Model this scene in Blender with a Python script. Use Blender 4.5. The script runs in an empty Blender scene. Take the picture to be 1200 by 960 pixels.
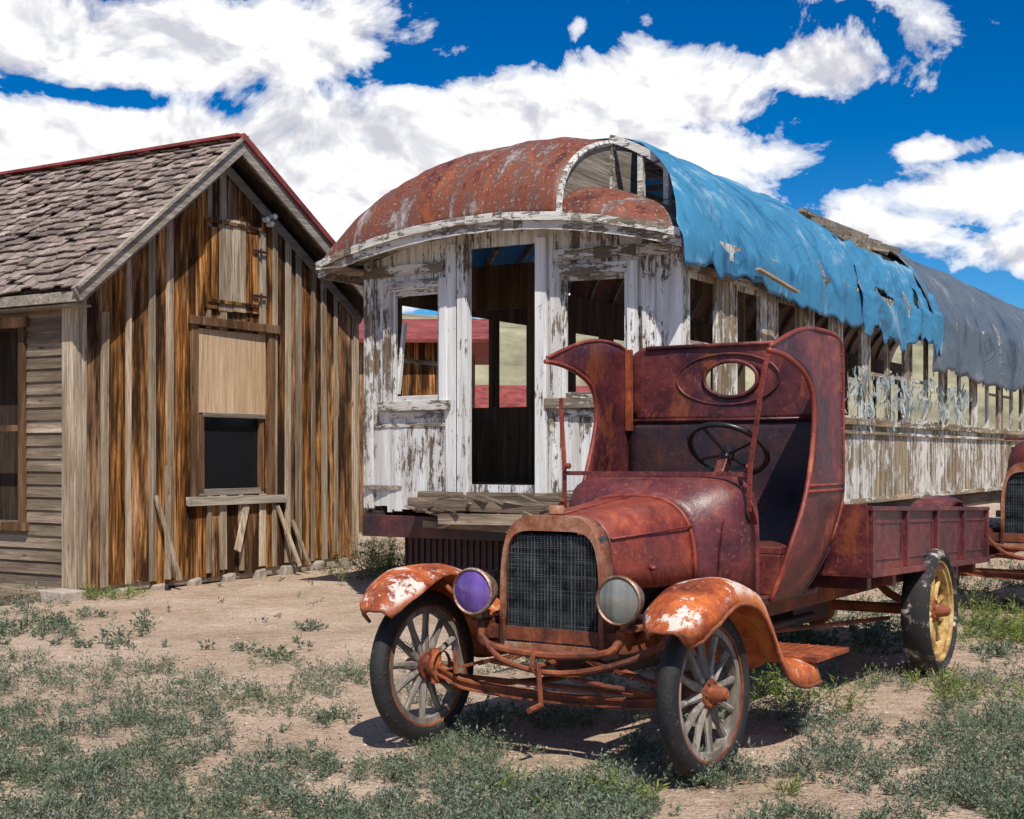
import bpy, bmesh, math, random
import numpy as np
from mathutils import Vector, Matrix, noise as mn
random.seed(7); np.random.seed(7)
R=random.uniform
sc=bpy.context.scene
def lerp(a,b,t): return a+(b-a)*t
def N3(x,y,z=0.0): return mn.noise(Vector((x,y,z)))
def clamp(x,a=0,b=1): return max(a,min(b,x))

# ------------------------------------------------------------------ mesh builder
class MB:
    def __init__(s): s.v=[]; s.f=[]; s.m=[]
    def add(s,vs,fs,mi=0):
        o=len(s.v); s.v+=[tuple(p) for p in vs]; s.f+=[tuple(o+i for i in f) for f in fs]; s.m+=[mi]*len(fs)
    BF=[(0,1,3,2),(4,6,7,5),(0,4,5,1),(2,3,7,6),(0,2,6,4),(1,5,7,3)]
    def box(s,x0,x1,y0,y1,z0,z1,mi=0,j=0.0,place=None):
        vs=[(x+R(-j,j),y+R(-j,j),z+R(-j,j)) for x in (x0,x1) for y in (y0,y1) for z in (z0,z1)]
        if place: vs=[place(*p) for p in vs]
        s.add(vs,s.BF,mi)
    def beam(s,p,q,w,h,mi=0,up=(0,0,1)):
        p=Vector(p);q=Vector(q);d=(q-p).normalized();u=Vector(up)
        if abs(d.dot(u))>.98:u=Vector((1,0,0))
        e=d.cross(u).normalized();u=e.cross(d).normalized()
        vs=[c+e*(w/2*i)+u*(h/2*k) for c in (p,q) for i in (-1,1) for k in (-1,1)]
        s.add(vs,s.BF,mi)
    def tube(s,pts,r,n=8,mi=0,closed=False,cap=True):
        pts=[Vector(p) for p in pts];k=len(pts);vs=[];fs=[]
        e=None
        for i,p in enumerate(pts):
            if closed: d=pts[(i+1)%k]-pts[i-1]
            else: d=pts[min(i+1,k-1)]-pts[max(i-1,0)]
            d.normalize()
            if e is None:
                u=Vector((0,0,1)) if abs(d.z)<.9 else Vector((1,0,0))
                e=d.cross(u).normalized()
            else: e=(e-d*e.dot(d)).normalized()
            g=d.cross(e)
            rr=r[i] if isinstance(r,(list,tuple)) else r
            for a in range(n):
                t=2*math.pi*a/n; vs.append(p+e*rr*math.cos(t)+g*rr*math.sin(t))
        for i in range(k if closed else k-1):
            for a in range(n):
                j=(i+1)%k; b=(a+1)%n
                fs.append((i*n+a,i*n+b,j*n+b,j*n+a))
        if not closed and cap:
            fs.append(tuple(range(n))[::-1]); fs.append(tuple((k-1)*n+a for a in range(n)))
        s.add(vs,fs,mi)
    def lathe(s,prof,c=(0,0,0),axis='y',n=32,mi=0,closed=False):
        vs=[];fs=[]
        for r,h in prof:
            for a in range(n):
                t=2*math.pi*a/n;x=r*math.cos(t);y=r*math.sin(t)
                p={'x':(h,x,y),'y':(x,h,y),'z':(x,y,h)}[axis]
                vs.append((c[0]+p[0],c[1]+p[1],c[2]+p[2]))
        k=len(prof)
        for i in range(k if closed else k-1):
            j=(i+1)%k
            for a in range(n):
                b=(a+1)%n; fs.append((i*n+a,i*n+b,j*n+b,j*n+a))
        s.add(vs,fs,mi)
    def grid(s,fn,nu,nv,mi=0,skip=None):
        vs=[fn(i/nu,j/nv) for i in range(nu+1) for j in range(nv+1)]
        fs=[]
        for i in range(nu):
            for j in range(nv):
                if skip and skip((i+.5)/nu,(j+.5)/nv): continue
                fs.append((i*(nv+1)+j,i*(nv+1)+j+1,(i+1)*(nv+1)+j+1,(i+1)*(nv+1)+j))
        s.add(vs,fs,mi)
    def done(s,name,parent=None,mats=(),smooth=False,solid=0,bevel=0,flip=True,sub=0,recalc=True,angle=None):
        me=bpy.data.meshes.new(name)
        vs=[(x,-y,z) for x,y,z in s.v] if flip else s.v
        me.from_pydata(vs,[],s.f); me.update()
        for m in mats: me.materials.append(m)
        me.polygons.foreach_set('material_index',s.m)
        if recalc:
            bm=bmesh.new();bm.from_mesh(me);bmesh.ops.recalc_face_normals(bm,faces=bm.faces);bm.to_mesh(me);bm.free()
        if smooth: me.polygons.foreach_set('use_smooth',[True]*len(me.polygons))
        ob=bpy.data.objects.new(name,me); sc.collection.objects.link(ob)
        if parent: ob.parent=parent
        if solid:
            m=ob.modifiers.new('s','SOLIDIFY');m.thickness=solid;m.offset=0
        if bevel:
            m=ob.modifiers.new('b','BEVEL');m.width=bevel;m.segments=2;m.limit_method='ANGLE';m.angle_limit=math.radians(40)
        if sub:
            m=ob.modifiers.new('u','SUBSURF');m.levels=sub;m.render_levels=sub
        if smooth and angle:
            try: me.set_sharp_from_angle(angle=math.radians(angle))
            except Exception: pass
        return ob
def spline(pts,n):
    P=[Vector(p) for p in pts];P=[P[0]*2-P[1]]+P+[P[-1]*2-P[-2]];out=[];k=len(P)-3
    for i in range(n+1):
        t=i/n*k;j=min(int(t),k-1);t-=j
        a,b,c,d=P[j:j+4]
        out.append(.5*((2*b)+(c-a)*t+(2*a-5*b+4*c-d)*t*t+(3*b-a-3*c+d)*t**3))
    return out
def empty(name,loc,rot):
    e=bpy.data.objects.new(name,None);e.location=loc;e.rotation_euler=(0,0,rot);sc.collection.objects.link(e);e.empty_display_size=.3;return e

# ------------------------------------------------------------------ materials
class MT:
    def __init__(s,name):
        s.mat=bpy.data.materials.new(name);s.mat.use_nodes=True;s.nt=s.mat.node_tree
        s.b=s.nt.nodes['Principled BSDF'];s.out=s.nt.nodes['Material Output'];s._o=None
    def n(s,t,**k):
        x=s.nt.nodes.new(t)
        for a,b in k.items(): setattr(x,a,b)
        return x
    def put(s,sock,v):
        if isinstance(v,bpy.types.NodeSocket): s.nt.links.new(v,sock)
        elif v is not None:
            if isinstance(v,(tuple,list)) and len(v)==3 and sock.type=='RGBA': v=(*v,1)
            sock.default_value=v
    def obj(s):
        if not s._o: s._o=s.n('ShaderNodeTexCoord').outputs['Object']
        return s._o
    def isl(s):
        return s.n('ShaderNodeNewGeometry').outputs['Random Per Island']
    def nz(s):
        ge=s.n('ShaderNodeNewGeometry');sx=s.n('ShaderNodeSeparateXYZ');s.put(sx.inputs[0],ge.outputs['Normal']);return sx.outputs[2]
    def math(s,op,a,b=None,c=None,cl=False):
        x=s.n('ShaderNodeMath',operation=op,use_clamp=cl);s.put(x.inputs[0],a);s.put(x.inputs[1],b)
        if c is not None:s.put(x.inputs[2],c)
        return x.outputs[0]
    def vec(s,sc_=(1,1,1),off=None,base=None):
        x=s.n('ShaderNodeVectorMath',operation='MULTIPLY');s.put(x.inputs[0],base or s.obj());x.inputs[1].default_value=sc_
        o=x.outputs[0]
        if off is not None:
            c=s.n('ShaderNodeCombineXYZ')
            for i,k in enumerate((37.,91.,53.)): s.put(c.inputs[i],s.math('MULTIPLY',off,k))
            y=s.n('ShaderNodeVectorMath',operation='ADD');s.put(y.inputs[0],o);s.put(y.inputs[1],c.outputs[0]);o=y.outputs[0]
        return o
    def noise(s,v,scale=1,detail=4,rough=.6,dist=0):
        x=s.n('ShaderNodeTexNoise');s.put(x.inputs['Vector'],v);x.inputs['Scale'].default_value=scale
        x.inputs['Detail'].default_value=detail;x.inputs['Roughness'].default_value=rough;x.inputs['Distortion'].default_value=dist
        return x.outputs['Fac']
    def ramp(s,f,stops):
        x=s.n('ShaderNodeValToRGB');s.put(x.inputs[0],f);r=x.color_ramp
        while len(r.elements)<len(stops): r.elements.new(.5)
        for e,(p,c) in zip(r.elements,stops):
            e.position=p
            if isinstance(c,(int,float)): c=(c,c,c)
            e.color=(*c,1)
        return x.outputs[0]
    def mix(s,f,a,b,bl='MIX'):
        x=s.n('ShaderNodeMix',data_type='RGBA',blend_type=bl)
        s.put(x.inputs[0],f);s.put(x.inputs[6],a);s.put(x.inputs[7],b);return x.outputs[2]
    def bump(s,h,st=.5,d=.01):
        x=s.n('ShaderNodeBump');x.inputs['Strength'].default_value=st;x.inputs['Distance'].default_value=d
        s.put(x.inputs['Height'],h);s.put(s.b.inputs['Normal'],x.outputs[0])
    def fin(s,col,rough=.8,metal=0,spec=None):
        s.put(s.b.inputs['Base Color'],col);s.put(s.b.inputs['Roughness'],rough);s.put(s.b.inputs['Metallic'],metal)
        if spec is not None:s.b.inputs['Specular IOR Level'].default_value=spec
        return s.mat

def grainvec(ax,k):
    return {'z':(k,k,k*.05),'x':(k*.05,k,k),'y':(k,k*.05,k)}[ax]
def wood(name,dark,mid,light,ax='z',paint=None,pamt=.5,dirty=.3,var=.55,pscale=1.0,spread=(.3,.5,.72),stain=.8,knots=True,gray=0):
    m=MT(name);r=m.isl()
    g=m.noise(m.vec(grainvec(ax,30),r),1,4,.75,.7)
    g2=m.noise(m.vec(grainvec(ax,7),r),1,3,.6,1.2)
    big=m.noise(m.vec({'z':(5,5,.7),'x':(.7,5,5),'y':(5,.7,5)}[ax],r),1,4,.65)
    gg=m.math('ADD',m.math('MULTIPLY',g,.65),m.math('MULTIPLY',g2,.35))
    col=m.ramp(gg,[(spread[0],dark),(spread[1],mid),(spread[2],light)])
    tone=m.ramp(r,[(0,1-var),(.35,1.0),(.6,.7),(1,1.35)])
    col=m.mix(1,col,tone,'MULTIPLY')
    if gray:
        r2=m.math('FRACT',m.math('MULTIPLY',r,13.7))
        gc=m.ramp(gg,[(spread[0],(.07,.055,.045)),(spread[1],(.27,.22,.17)),(spread[2],(.50,.44,.36))])
        gn=m.math('ADD',m.math('MULTIPLY',m.ramp(r2,[(.5,0),(.9,1)]),.7),m.math('MULTIPLY',m.ramp(g2,[(.52,0),(.62,1)]),.6))
        col=m.mix(m.math('MULTIPLY',gn,gray,None,True),col,gc)
    col=m.mix(m.ramp(big,[(.44,0),(.58,stain)]),col,dark)
    if knots:
        vo=m.n('ShaderNodeTexVoronoi');m.put(vo.inputs['Vector'],m.vec({'z':(7,7,2.2),'x':(2.2,7,7),'y':(7,2.2,7)}[ax],r));vo.inputs['Scale'].default_value=1
        kn=m.ramp(vo.outputs['Distance'],[(.05,1),(.13,0)])
        col=m.mix(m.math('MULTIPLY',kn,.7),col,(dark[0]*.5,dark[1]*.5,dark[2]*.5))
    h=g
    if paint:
        pn=m.noise(m.vec({'z':(17*pscale,17*pscale,5.5*pscale),'x':(5.5*pscale,17*pscale,17*pscale),'y':(17*pscale,5.5*pscale,17*pscale)}[ax]),1,7,.80,.2)
        pb=m.noise(m.vec((1.6,1.6,1.6)),1,2,.5)
        f=m.math('ADD',m.math('MULTIPLY',pn,.75),m.math('ADD',m.math('MULTIPLY',g,.38),m.math('MULTIPLY',pb,.42)))
        f=m.math('ADD',f,m.math('MULTIPLY',r,.08))
        c0=1.02-pamt*.45
        mk=m.ramp(f,[(c0-.014,0),(c0+.014,1)])
        dn=m.noise(m.vec(grainvec(ax,12)),1,4,.7)
        pc=m.mix(m.ramp(dn,[(.38,0),(.64,dirty)]),paint,(.34,.28,.22))
        col=m.mix(mk,col,pc)
        h=m.math('ADD',m.math('MULTIPLY',mk,.6),m.math('MULTIPLY',g,.6))
    m.bump(h,.9,.016)
    return m.fin(col,.85,0,.2)
def rust(name,cols,scale=5,rough=(.5,.85),patch=None,pa=.5,streak=None,bump=.25,metal=.0,spots=True,dust=.35,orange=0):
    m=MT(name)
    v=m.vec(streak or (1,1,1))
    a=m.noise(v,scale,7,.66,.4);b=m.noise(m.vec(),scale*6,4,.7);c=m.noise(m.vec(),scale*.35,2,.5)
    f=m.math('ADD',m.math('MULTIPLY',a,.6),m.math('ADD',m.math('MULTIPLY',b,.2),m.math('MULTIPLY',c,.22)))
    k=len(cols);col=m.ramp(f,[(.38+.26*i/(k-1),q) for i,q in enumerate(cols)])
    if orange:
        on=m.noise(m.vec((1,1,.5)),scale*1.3,6,.75,.5)
        col=m.mix(m.math('MULTIPLY',m.ramp(on,[(.56,0),(.64,1)]),orange),col,(.46,.13,.03))
    if spots:
        sp=m.ramp(m.noise(m.vec(),scale*16,2,.6),[(.62,0),(.68,1)])
        col=m.mix(m.math('MULTIPLY',sp,.5),col,cols[-1])
    if dust:
        up=m.ramp(m.nz(),[(.35,0),(1,1)])
        dn=m.ramp(m.noise(m.vec(),scale*2.2,5,.7),[(.4,0),(.65,1)])
        col=m.mix(m.math('MULTIPLY',m.math('MULTIPLY',up,dn),dust),col,(.42,.22,.14))
    if patch:
        pn=m.noise(m.vec((1,1,1)),scale*.9,9,.76,.3);t=.72-pa*.35
        mk=m.ramp(pn,[(t-.01,0),(t+.015,.95)])
        mk=m.math('MULTIPLY',mk,m.ramp(m.nz(),[(.1,.1),(.6,1)]))
        col=m.mix(mk,col,patch)
    m.bump(m.math('ADD',a,m.math('MULTIPLY',b,.6)),bump,.02)
    ro=m.ramp(a,[(.3,rough[0]),(.7,rough[1])])
    return m.fin(col,ro,metal,.4)
def plain(name,col,rough=.7,metal=0,var=.3,scale=12,bump=.15):
    m=MT(name);a=m.noise(m.vec(),scale,4,.65)
    c=m.ramp(a,[(.3,tuple(x*(1-var) for x in col)),(.7,tuple(min(1,x*(1+var)) for x in col))])
    m.bump(a,bump,.01);return m.fin(c,rough,metal)

W_board=wood('house_board_wood',(.026,.011,.004),(.28,.105,.020),(.80,.39,.11),'z',var=.5,spread=(.40,.50,.62),stain=.95,gray=.38)
W_batten=wood('batten_wood',(.15,.10,.06),(.46,.36,.25),(.76,.66,.53),'z',var=.45,spread=(.35,.5,.65),stain=.5)
W_ply=wood('plywood',(.40,.24,.12),(.66,.46,.29),(.82,.66,.47),'z',var=.1,stain=.3,knots=False)
W_frame=wood('window_frame_wood',(.06,.03,.015),(.22,.12,.06),(.42,.28,.16),'z',var=.3)
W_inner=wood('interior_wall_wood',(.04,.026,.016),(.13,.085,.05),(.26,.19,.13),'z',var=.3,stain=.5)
W_grayx=wood('gray_trim_wood',(.15,.12,.095),(.38,.33,.27),(.60,.55,.47),'x',var=.4,stain=.5)
W_grayy=wood('gray_siding_wood',(.09,.065,.045),(.27,.205,.145),(.48,.40,.30),'y',var=.4,stain=.6)
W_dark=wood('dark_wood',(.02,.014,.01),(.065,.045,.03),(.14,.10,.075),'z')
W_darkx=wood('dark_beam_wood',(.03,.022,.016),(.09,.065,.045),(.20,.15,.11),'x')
W_shingle=wood('shingle_wood',(.12,.085,.07),(.36,.285,.245),(.56,.47,.42),'x',var=.65,stain=.5)
W_white=wood('peeling_white_wood',(.09,.06,.04),(.28,.21,.14),(.46,.37,.27),'z',paint=(.76,.775,.77),pamt=.60,dirty=.6,stain=.6)
W_whitex=wood('peeling_white_trim',(.12,.09,.06),(.32,.26,.20),(.50,.43,.35),'y',paint=(.70,.69,.66),pamt=.50,dirty=.6,stain=.6)
W_side=wood('coach_siding_wood',(.14,.09,.05),(.42,.33,.21),(.64,.55,.41),'z',paint=(.74,.73,.68),pamt=.45,dirty=.5,pscale=.9,stain=.6)
W_sidex=wood('coach_rail_wood',(.16,.10,.055),(.38,.29,.18),(.55,.47,.34),'x',paint=(.72,.71,.66),pamt=.36,dirty=.5)
M_roof=rust('rusty_roof_metal',[(.04,.016,.013),(.11,.034,.024),(.22,.062,.028),(.13,.065,.05),(.33,.27,.25),(.46,.41,.39)],2.1,(.4,.7),streak=(.6,1.6,.45),dust=.0,bump=.5,orange=.4)
M_red=rust('red_sheet_metal',[(.10,.02,.018),(.25,.045,.04),(.34,.09,.07)],3,(.5,.8),dust=.1)
M_body=rust('plum_rust_metal',[(.020,.007,.011),(.072,.017,.022),(.145,.032,.034),(.30,.08,.05)],2.6,(.30,.58),dust=.15,orange=.32)
M_hood=rust('red_rust_metal',[(.04,.011,.010),(.155,.028,.02),(.27,.048,.028),(.44,.12,.055)],3.2,(.34,.62),dust=.2,orange=.4)
M_black=rust('black_metal',[(.012,.011,.016),(.024,.016,.024),(.055,.022,.022),(.13,.04,.03)],2.5,(.35,.6),dust=.15)
M_fend=rust('orange_rust_fender',[(.09,.022,.012),(.32,.065,.018),(.58,.14,.028),(.66,.25,.07)],4,(.42,.72),patch=(.64,.58,.52),pa=.55,dust=.05)
M_post=rust('orange_rust_post',[(.09,.022,.012),(.26,.06,.02),(.48,.125,.035)],9,(.45,.75),dust=.1)
M_frame=rust('frame_rust',[(.05,.016,.010),(.19,.05,.022),(.40,.12,.04)],7,(.6,.9),dust=.25)
M_shell=rust('radiator_shell_rust',[(.10,.03,.016),(.26,.08,.035),(.36,.17,.10),(.46,.36,.29)],6,(.4,.7),dust=.3)
M_core=plain('radiator_core',(.08,.088,.093),.45,.4,.8,11)
def tire():
    m=MT('cracked_tire_rubber');a=m.noise(m.vec(),34,5,.7);b=m.noise(m.vec(),5,3,.6)
    c=m.ramp(b,[(.4,(.010,.010,.011)),(.75,(.026,.025,.025))]);c=m.mix(m.ramp(a,[(.62,0),(.70,.5)]),c,(.22,.20,.18))
    m.bump(a,.6,.012);return m.fin(c,.7)
M_tire=tire()
def tire2():
    m=MT('weathered_tire_rubber');a=m.noise(m.vec(),9,7,.75,.5)
    c=m.ramp(a,[(.52,(.014,.014,.014)),(.58,(.10,.09,.085)),(.62,(.55,.50,.43))])
    m.bump(a,.6,.015);return m.fin(c,.8)
M_tire2=tire2()
W_spoke=wood('spoke_wood',(.12,.10,.08),(.32,.285,.245),(.54,.50,.45),'z',var=.3)
M_yel=rust('faded_yellow_rim',[(.16,.06,.02),(.38,.22,.06),(.58,.42,.16),(.6,.56,.46)],8,(.6,.85))
def lens(name,col):
    m=MT(name);a=m.noise(m.vec((1,18,.6)),1,3,.6);c=m.ramp(a,[(.3,tuple(x*.45 for x in col)),(.7,col)])
    m.bump(a,.35,.01);m.b.inputs['Coat Weight'].default_value=.6;return m.fin(c,.10,.0,.6)
M_purple=lens('amethyst_lens',(.20,.10,.44)); M_clear=lens('clear_lens',(.30,.30,.26))
M_nickel=rust('tarnished_rim',[(.10,.04,.02),(.3,.18,.12),(.5,.42,.36)],12,(.3,.6),metal=.5)
M_glass=MT('dark_window_glass').fin((.012,.013,.015),.12,0,.35)
def tarp(name,c0,c1,c2,tr=.35,vs=(7,2.0,2.0)):
    m=MT(name);a=m.noise(m.vec((1,1,1)),1.2,6,.66,.6);b=m.noise(m.vec(vs),1,4,.6,.8)
    c=m.ramp(m.math('ADD',m.math('MULTIPLY',a,.7),m.math('MULTIPLY',b,.3)),[(.38,c0),(.47,c1),(.54,c1),(.64,c2)])
    n5=m.noise(m.vec((1,1,1)),1.7,2,.5,.9);rd=m.math('ABSOLUTE',m.math('SUBTRACT',n5,.5));rd=m.ramp(rd,[(0,1),(.06,0)])
    m.bump(m.math('ADD',m.math('ADD',m.math('MULTIPLY',b,.6),m.math('MULTIPLY',a,.7)),m.math('MULTIPLY',rd,.22)),.6,.06);m.fin(c,.48,0,.4)
    t=m.n('ShaderNodeBsdfTranslucent');m.put(t.inputs[0],c);x=m.n('ShaderNodeMixShader');x.inputs[0].default_value=tr
    m.nt.links.new(m.b.outputs[0],x.inputs[1]);m.nt.links.new(t.outputs[0],x.inputs[2]);m.nt.links.new(x.outputs[0],m.out.inputs[0]);return m.mat
M_blue=tarp('blue_tarp',(.03,.16,.33),(.07,.31,.53),(.38,.58,.70),.3)
M_gray=tarp('gray_tarp',(.05,.075,.10),(.11,.14,.175),(.22,.25,.28),.1)
M_cloth=tarp('torn_cloth',(.30,.38,.39),(.50,.56,.56),(.72,.75,.74),.4)

# ------------------------------------------------------------------ truck
TR=math.atan2(.845,.535)
truck=empty('vintage_truck',(.195,6.11,0),TR)
def wheel_mesh(name,tm,sm,rm,fat=1.0):
    m=MB();K=14
    prof=[(.316+.045*math.cos(t),.044*fat*math.sin(t)) for t in [2*math.pi*i/K for i in range(K)]]
    m.lathe(prof,axis='y',n=48,mi=0,closed=True)
    m.lathe([(.248,-.024*fat),(.280,-.024*fat),(.280,.024*fat),(.248,.024*fat)],axis='y',n=48,mi=1,closed=True)
    m.lathe([(.277,-.032*fat),(.290,-.034*fat),(.290,.034*fat),(.277,.032*fat)],axis='y',n=48,mi=2,closed=True)
    for i in range(12):
        t=2*math.pi*i/12+.1
        d=Vector((math.cos(t),0,math.sin(t)))
        m.tube([d*.045+Vector((0,.004,0)),d*.1,d*.18,d*.253],[.022,.02,.015,.017],8,1)
    m.lathe([(0,-.06),(.05,-.06),(.05,-.035),(.066,-.03),(.066,.022),(.062,.03),(.040,.034),(.034,.07),(.028,.095),(.018,.105),(0,.107)],axis='y',n=24,mi=3)
    for i in range(6):
        t=2*math.pi*i/6
        m.lathe([(0,.028),(.008,.028),(.008,.040),(0,.040)],c=(.052*math.cos(t),0,.052*math.sin(t)),axis='y',n=6,mi=3)
    return m.done(name,truck,(tm,sm,rm,M_frame),smooth=True,angle=35)
w=wheel_mesh('front_wheel_near',M_tire,W_spoke,M_frame)
w.rotation_euler=(math.radians(-2),0,math.radians(-4)); w.location=(0,-.727,.358)
w2=bpy.data.objects.new('front_wheel_far',w.data);sc.collection.objects.link(w2);w2.parent=truck;w2.location=(0,.727,.358);w2.rotation_euler=(math.radians(2),0,math.radians(176))
w3=wheel_mesh('rear_wheel_near',M_tire2,M_yel,M_yel,1.7);w3.location=(3.37,-.74,.385);w3.scale=(1.09,1.15,1.09);w3.rotation_euler=(math.radians(-1),.4,0)
w4=bpy.data.objects.new('rear_wheel_far',w3.data);sc.collection.objects.link(w4);w4.parent=truck;w4.location=(3.37,.73,.385);w4.scale=(1.09,1.15,1.09);w4.rotation_euler=(0,.2,math.pi)

def sect(a,hw,zb,zt,n,K=28):
    out=[]
    for i in range(K+1):
        t=math.pi*i/K;c=math.cos(t);q=abs(math.sin(t))
        out.append(Vector((a,-hw*math.copysign(abs(c)**(2/n),c),zb+(zt-zb)*q**(2/n))))
    return out
def loft(m,secs,mi=0):
    K=len(secs[0])
    m.add([p for s_ in secs for p in s_],[(i*K+j,i*K+j+1,(i+1)*K+j+1,(i+1)*K+j) for i in range(len(secs)-1) for j in range(K-1)],mi)
m=MB()
def ring(m,a0,a1,hw,zb,zt,n,ins,mi=0):
    o=sect(a0,hw,zb,zt,n,40);i_=sect(a0,hw-ins,zb+.0,zt-ins*3.6,n*1.3,40)
    o2=[Vector((a1,p.y,p.z)) for p in o];i2=[Vector((a0+.05,p.y,p.z)) for p in i_]
    K=41
    m.add(o2+o+i_+i2,[(r*K+j,r*K+j+1,(r+1)*K+j+1,(r+1)*K+j) for r in range(3) for j in range(K-1)],mi)
ring(m,-.045,.06,.265,.50,1.085,4.4,.018)
m.box(-.04,.06,-.262,.262,.485,.508,0)
m.lathe([(.0,1.128),(.03,1.128),(.036,1.118),(.036,1.095),(.028,1.09),(.028,1.06)],axis='z',n=20,mi=0,c=(.01,0,0))
rad=m.done('radiator_shell',truck,(M_shell,),smooth=True,solid=.006,angle=40)
m=MB()
loft(m,[sect(.01,.25,.51,1.05,5)]+[sect(.05,.25,.51,1.05,5)])
m.box(.005,.05,-.238,.238,.51,1.0,0)
for i in range(57):
    z=.512+i*.0085
    m.box(-.022,.006,-.240,.240,z,z+.0028,0,j=.0016)
for i in range(28):
    b=-.235+i*.0174
    m.box(-.026,.006,b-.0022,b+.0022,.51,.998,0,j=.002)
m.done('radiator_core',truck,(M_core,))
m=MB()
def dent(p,k=.006): return Vector((p.x,p.y+k*N3(p.x*4,p.z*5,2),p.z+k*N3(p.x*5,p.y*5,7)))
loft(m,[[dent(p) for p in sect(lerp(.055,.745,i/14),lerp(.262,.335,(i/14)),lerp(.755,.745,i/14),lerp(1.085,1.15,i/14),lerp(3.6,3.1,i/14))] for i in range(15)])
m.done('hood',truck,(M_hood,),smooth=True,solid=.006)
m=MB()
m.tube([(.06,0,1.09),(.4,0,1.124),(.745,0,1.156)],.006,6)
for sgn in (-1,1):
    m.tube([(.06,sgn*.250,.985),(.4,sgn*.288,1.0),(.745,sgn*.322,1.015)],.006,6)
    m.lathe([(0,.0),(.012,.0),(.012,.03),(0,.03)],c=(.35,sgn*.295,.84),axis='y',n=8)
m.tube([Vector((.745,p.y*1.012,p.z+.004)) for p in sect(.745,.335,.745,1.15,3.1)],.012,6)
m.done('hood_hinge_and_trim',truck,(M_hood,),smooth=True)
m=MB()
loft(m,[sect(.75,.338,.70,1.155,3.1),sect(.80,.37,.68,1.175,3.3),sect(.86,.43,.66,1.205,4),sect(.93,.485,.64,1.235,5),sect(.98,.505,.63,1.245,6.5),sect(1.08,.515,.62,1.248,7)])
m.done('cowl',truck,(M_body,),smooth=True,solid=.007)
m=MB()
m.tube([Vector((1.08,p.y,p.z)) for p in sect(1.08,.517,.62,1.25,7)],.014,8)
m.beam((.985,-.52,1.262),(.985,.52,1.262),.03,.022)
m.tube([(.84,.418,.72),(.84,.430,.9),(.86,.44,1.05)],.007,6)
m.done('cowl_rim',truck,(M_body,),smooth=True,angle=40)
m=MB()
m.box(.765,.80,-.29,.29,.45,1.02)
m.box(.80,2.0,-.50,.50,.60,.63)
m.box(1.05,1.10,-.49,.49,1.02,1.20)
m.done('firewall_and_floor',truck,(M_black,),bevel=.004)
m=MB()
for sg in (1,-1):
    pts=spline([(.965,sg*.525,1.08),(.955,sg*.535,1.3),(.93,sg*.575,1.5),(.90,sg*.62,1.72),(.91,sg*.65,1.86)] if sg>0 else [(.985,sg*.525,1.10),(.99,sg*.53,1.3),(.99,sg*.54,1.45),(.99,sg*.55,1.62),(.99,sg*.55,1.66)],14)
    for p,q in zip(pts[:-1],pts[1:]): m.beam(p,q,.024,.012,up=(1,0,0))
    m.lathe([(0,0),(.016,0),(.016,.03),(0,.03)],c=(.965,sg*.51,1.30),axis='y',n=8)
    m.beam((.965,sg*.53,1.12),(1.03,sg*.53,1.02),.03,.02)
m.done('windshield_posts',truck,(M_hood,),bevel=.003)
front=[(1.22,.62),(1.235,.75),(1.27,.9),(1.36,1.08),(1.44,1.24),(1.50,1.42),(1.52,1.56),(1.49,1.67),(1.40,1.76),(1.23,1.82),(1.06,1.85),(.90,1.858)]
back=[(1.66,.62),(1.76,.74),(1.87,.9),(1.94,1.05),(1.97,1.2),(1.97,1.42),(1.97,1.62),(1.965,1.85),(1.90,1.985),(1.55,2.01),(1.25,1.975),(.92,1.880)]
def bz(z):
    t=clamp((1.2-z)/.6); return .652-.13*t*t
for sg,nm in ((1,'cab_side_near'),(-1,'cab_side_far')):
    dx=lambda x,z:x+(.10*clamp((z-1.3)/.4)*clamp((1.9-x)/.6) if sg<0 else 0)
    F=spline([(dx(x,z),0,z) for x,z in front],44);B=spline([(dx(x,z),0,z) for x,z in back],44)
    m=MB()
    def fn(u,v):
        i=u*44;j=int(min(i,43));p=F[j].lerp(F[j+1],i-j);q=B[j].lerp(B[j+1],i-j)
        r=p.lerp(q,v);return (r.x,sg*(bz(r.z)+.007*N3(r.x*4,r.z*4,sg)),r.z)
    m.grid(fn,44,8)
    m.done(nm,truck,(M_body,),smooth=True,solid=.008)
    m=MB()
    m.tube([(p.x,sg*bz(p.z),p.z) for p in F],.014,6);m.tube([(p.x,sg*bz(p.z),p.z) for p in B[8:]],.012,6)
    m.tube([(a,sg*(bz(1.17)+.006),1.17) for a in (1.42,1.6,1.8,1.96)],.010,6)
    m.tube([(a,sg*(bz(1.20)+.006),1.20) for a in (1.43,1.6,1.8,1.96)],.008,6)
    for k in range(7): m.lathe([(0,0),(.008,0),(.006,.006),(0,.007)],c=(1.93,sg*(.655 if sg>0 else .662),1.3+k*.1),axis='y',n=8)
    m.done(nm+'_bead',truck,(M_hood,),smooth=True)
m=MB()
C=(.0,1.79);rx,rz_=.155,.095
z0,z1,hw=1.56,1.995,.648
angs=sorted(set([2*math.pi*i/72 for i in range(72)]+[math.atan2(zz-C[1],bb-C[0])%(2*math.pi) for bb in (-hw,hw) for zz in (z0,z1)]))
def outer(t):
    c,s_=math.cos(t),math.sin(t);k=1e9
    if abs(c)>1e-6:k=min(k,((hw if c>0 else -hw)-C[0])/c)
    if abs(s_)>1e-6:k=min(k,((z1 if s_>0 else z0)-C[1])/s_)
    return (C[0]+c*k,C[1]+s_*k)
vs=[];K=len(angs);NR=6
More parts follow.
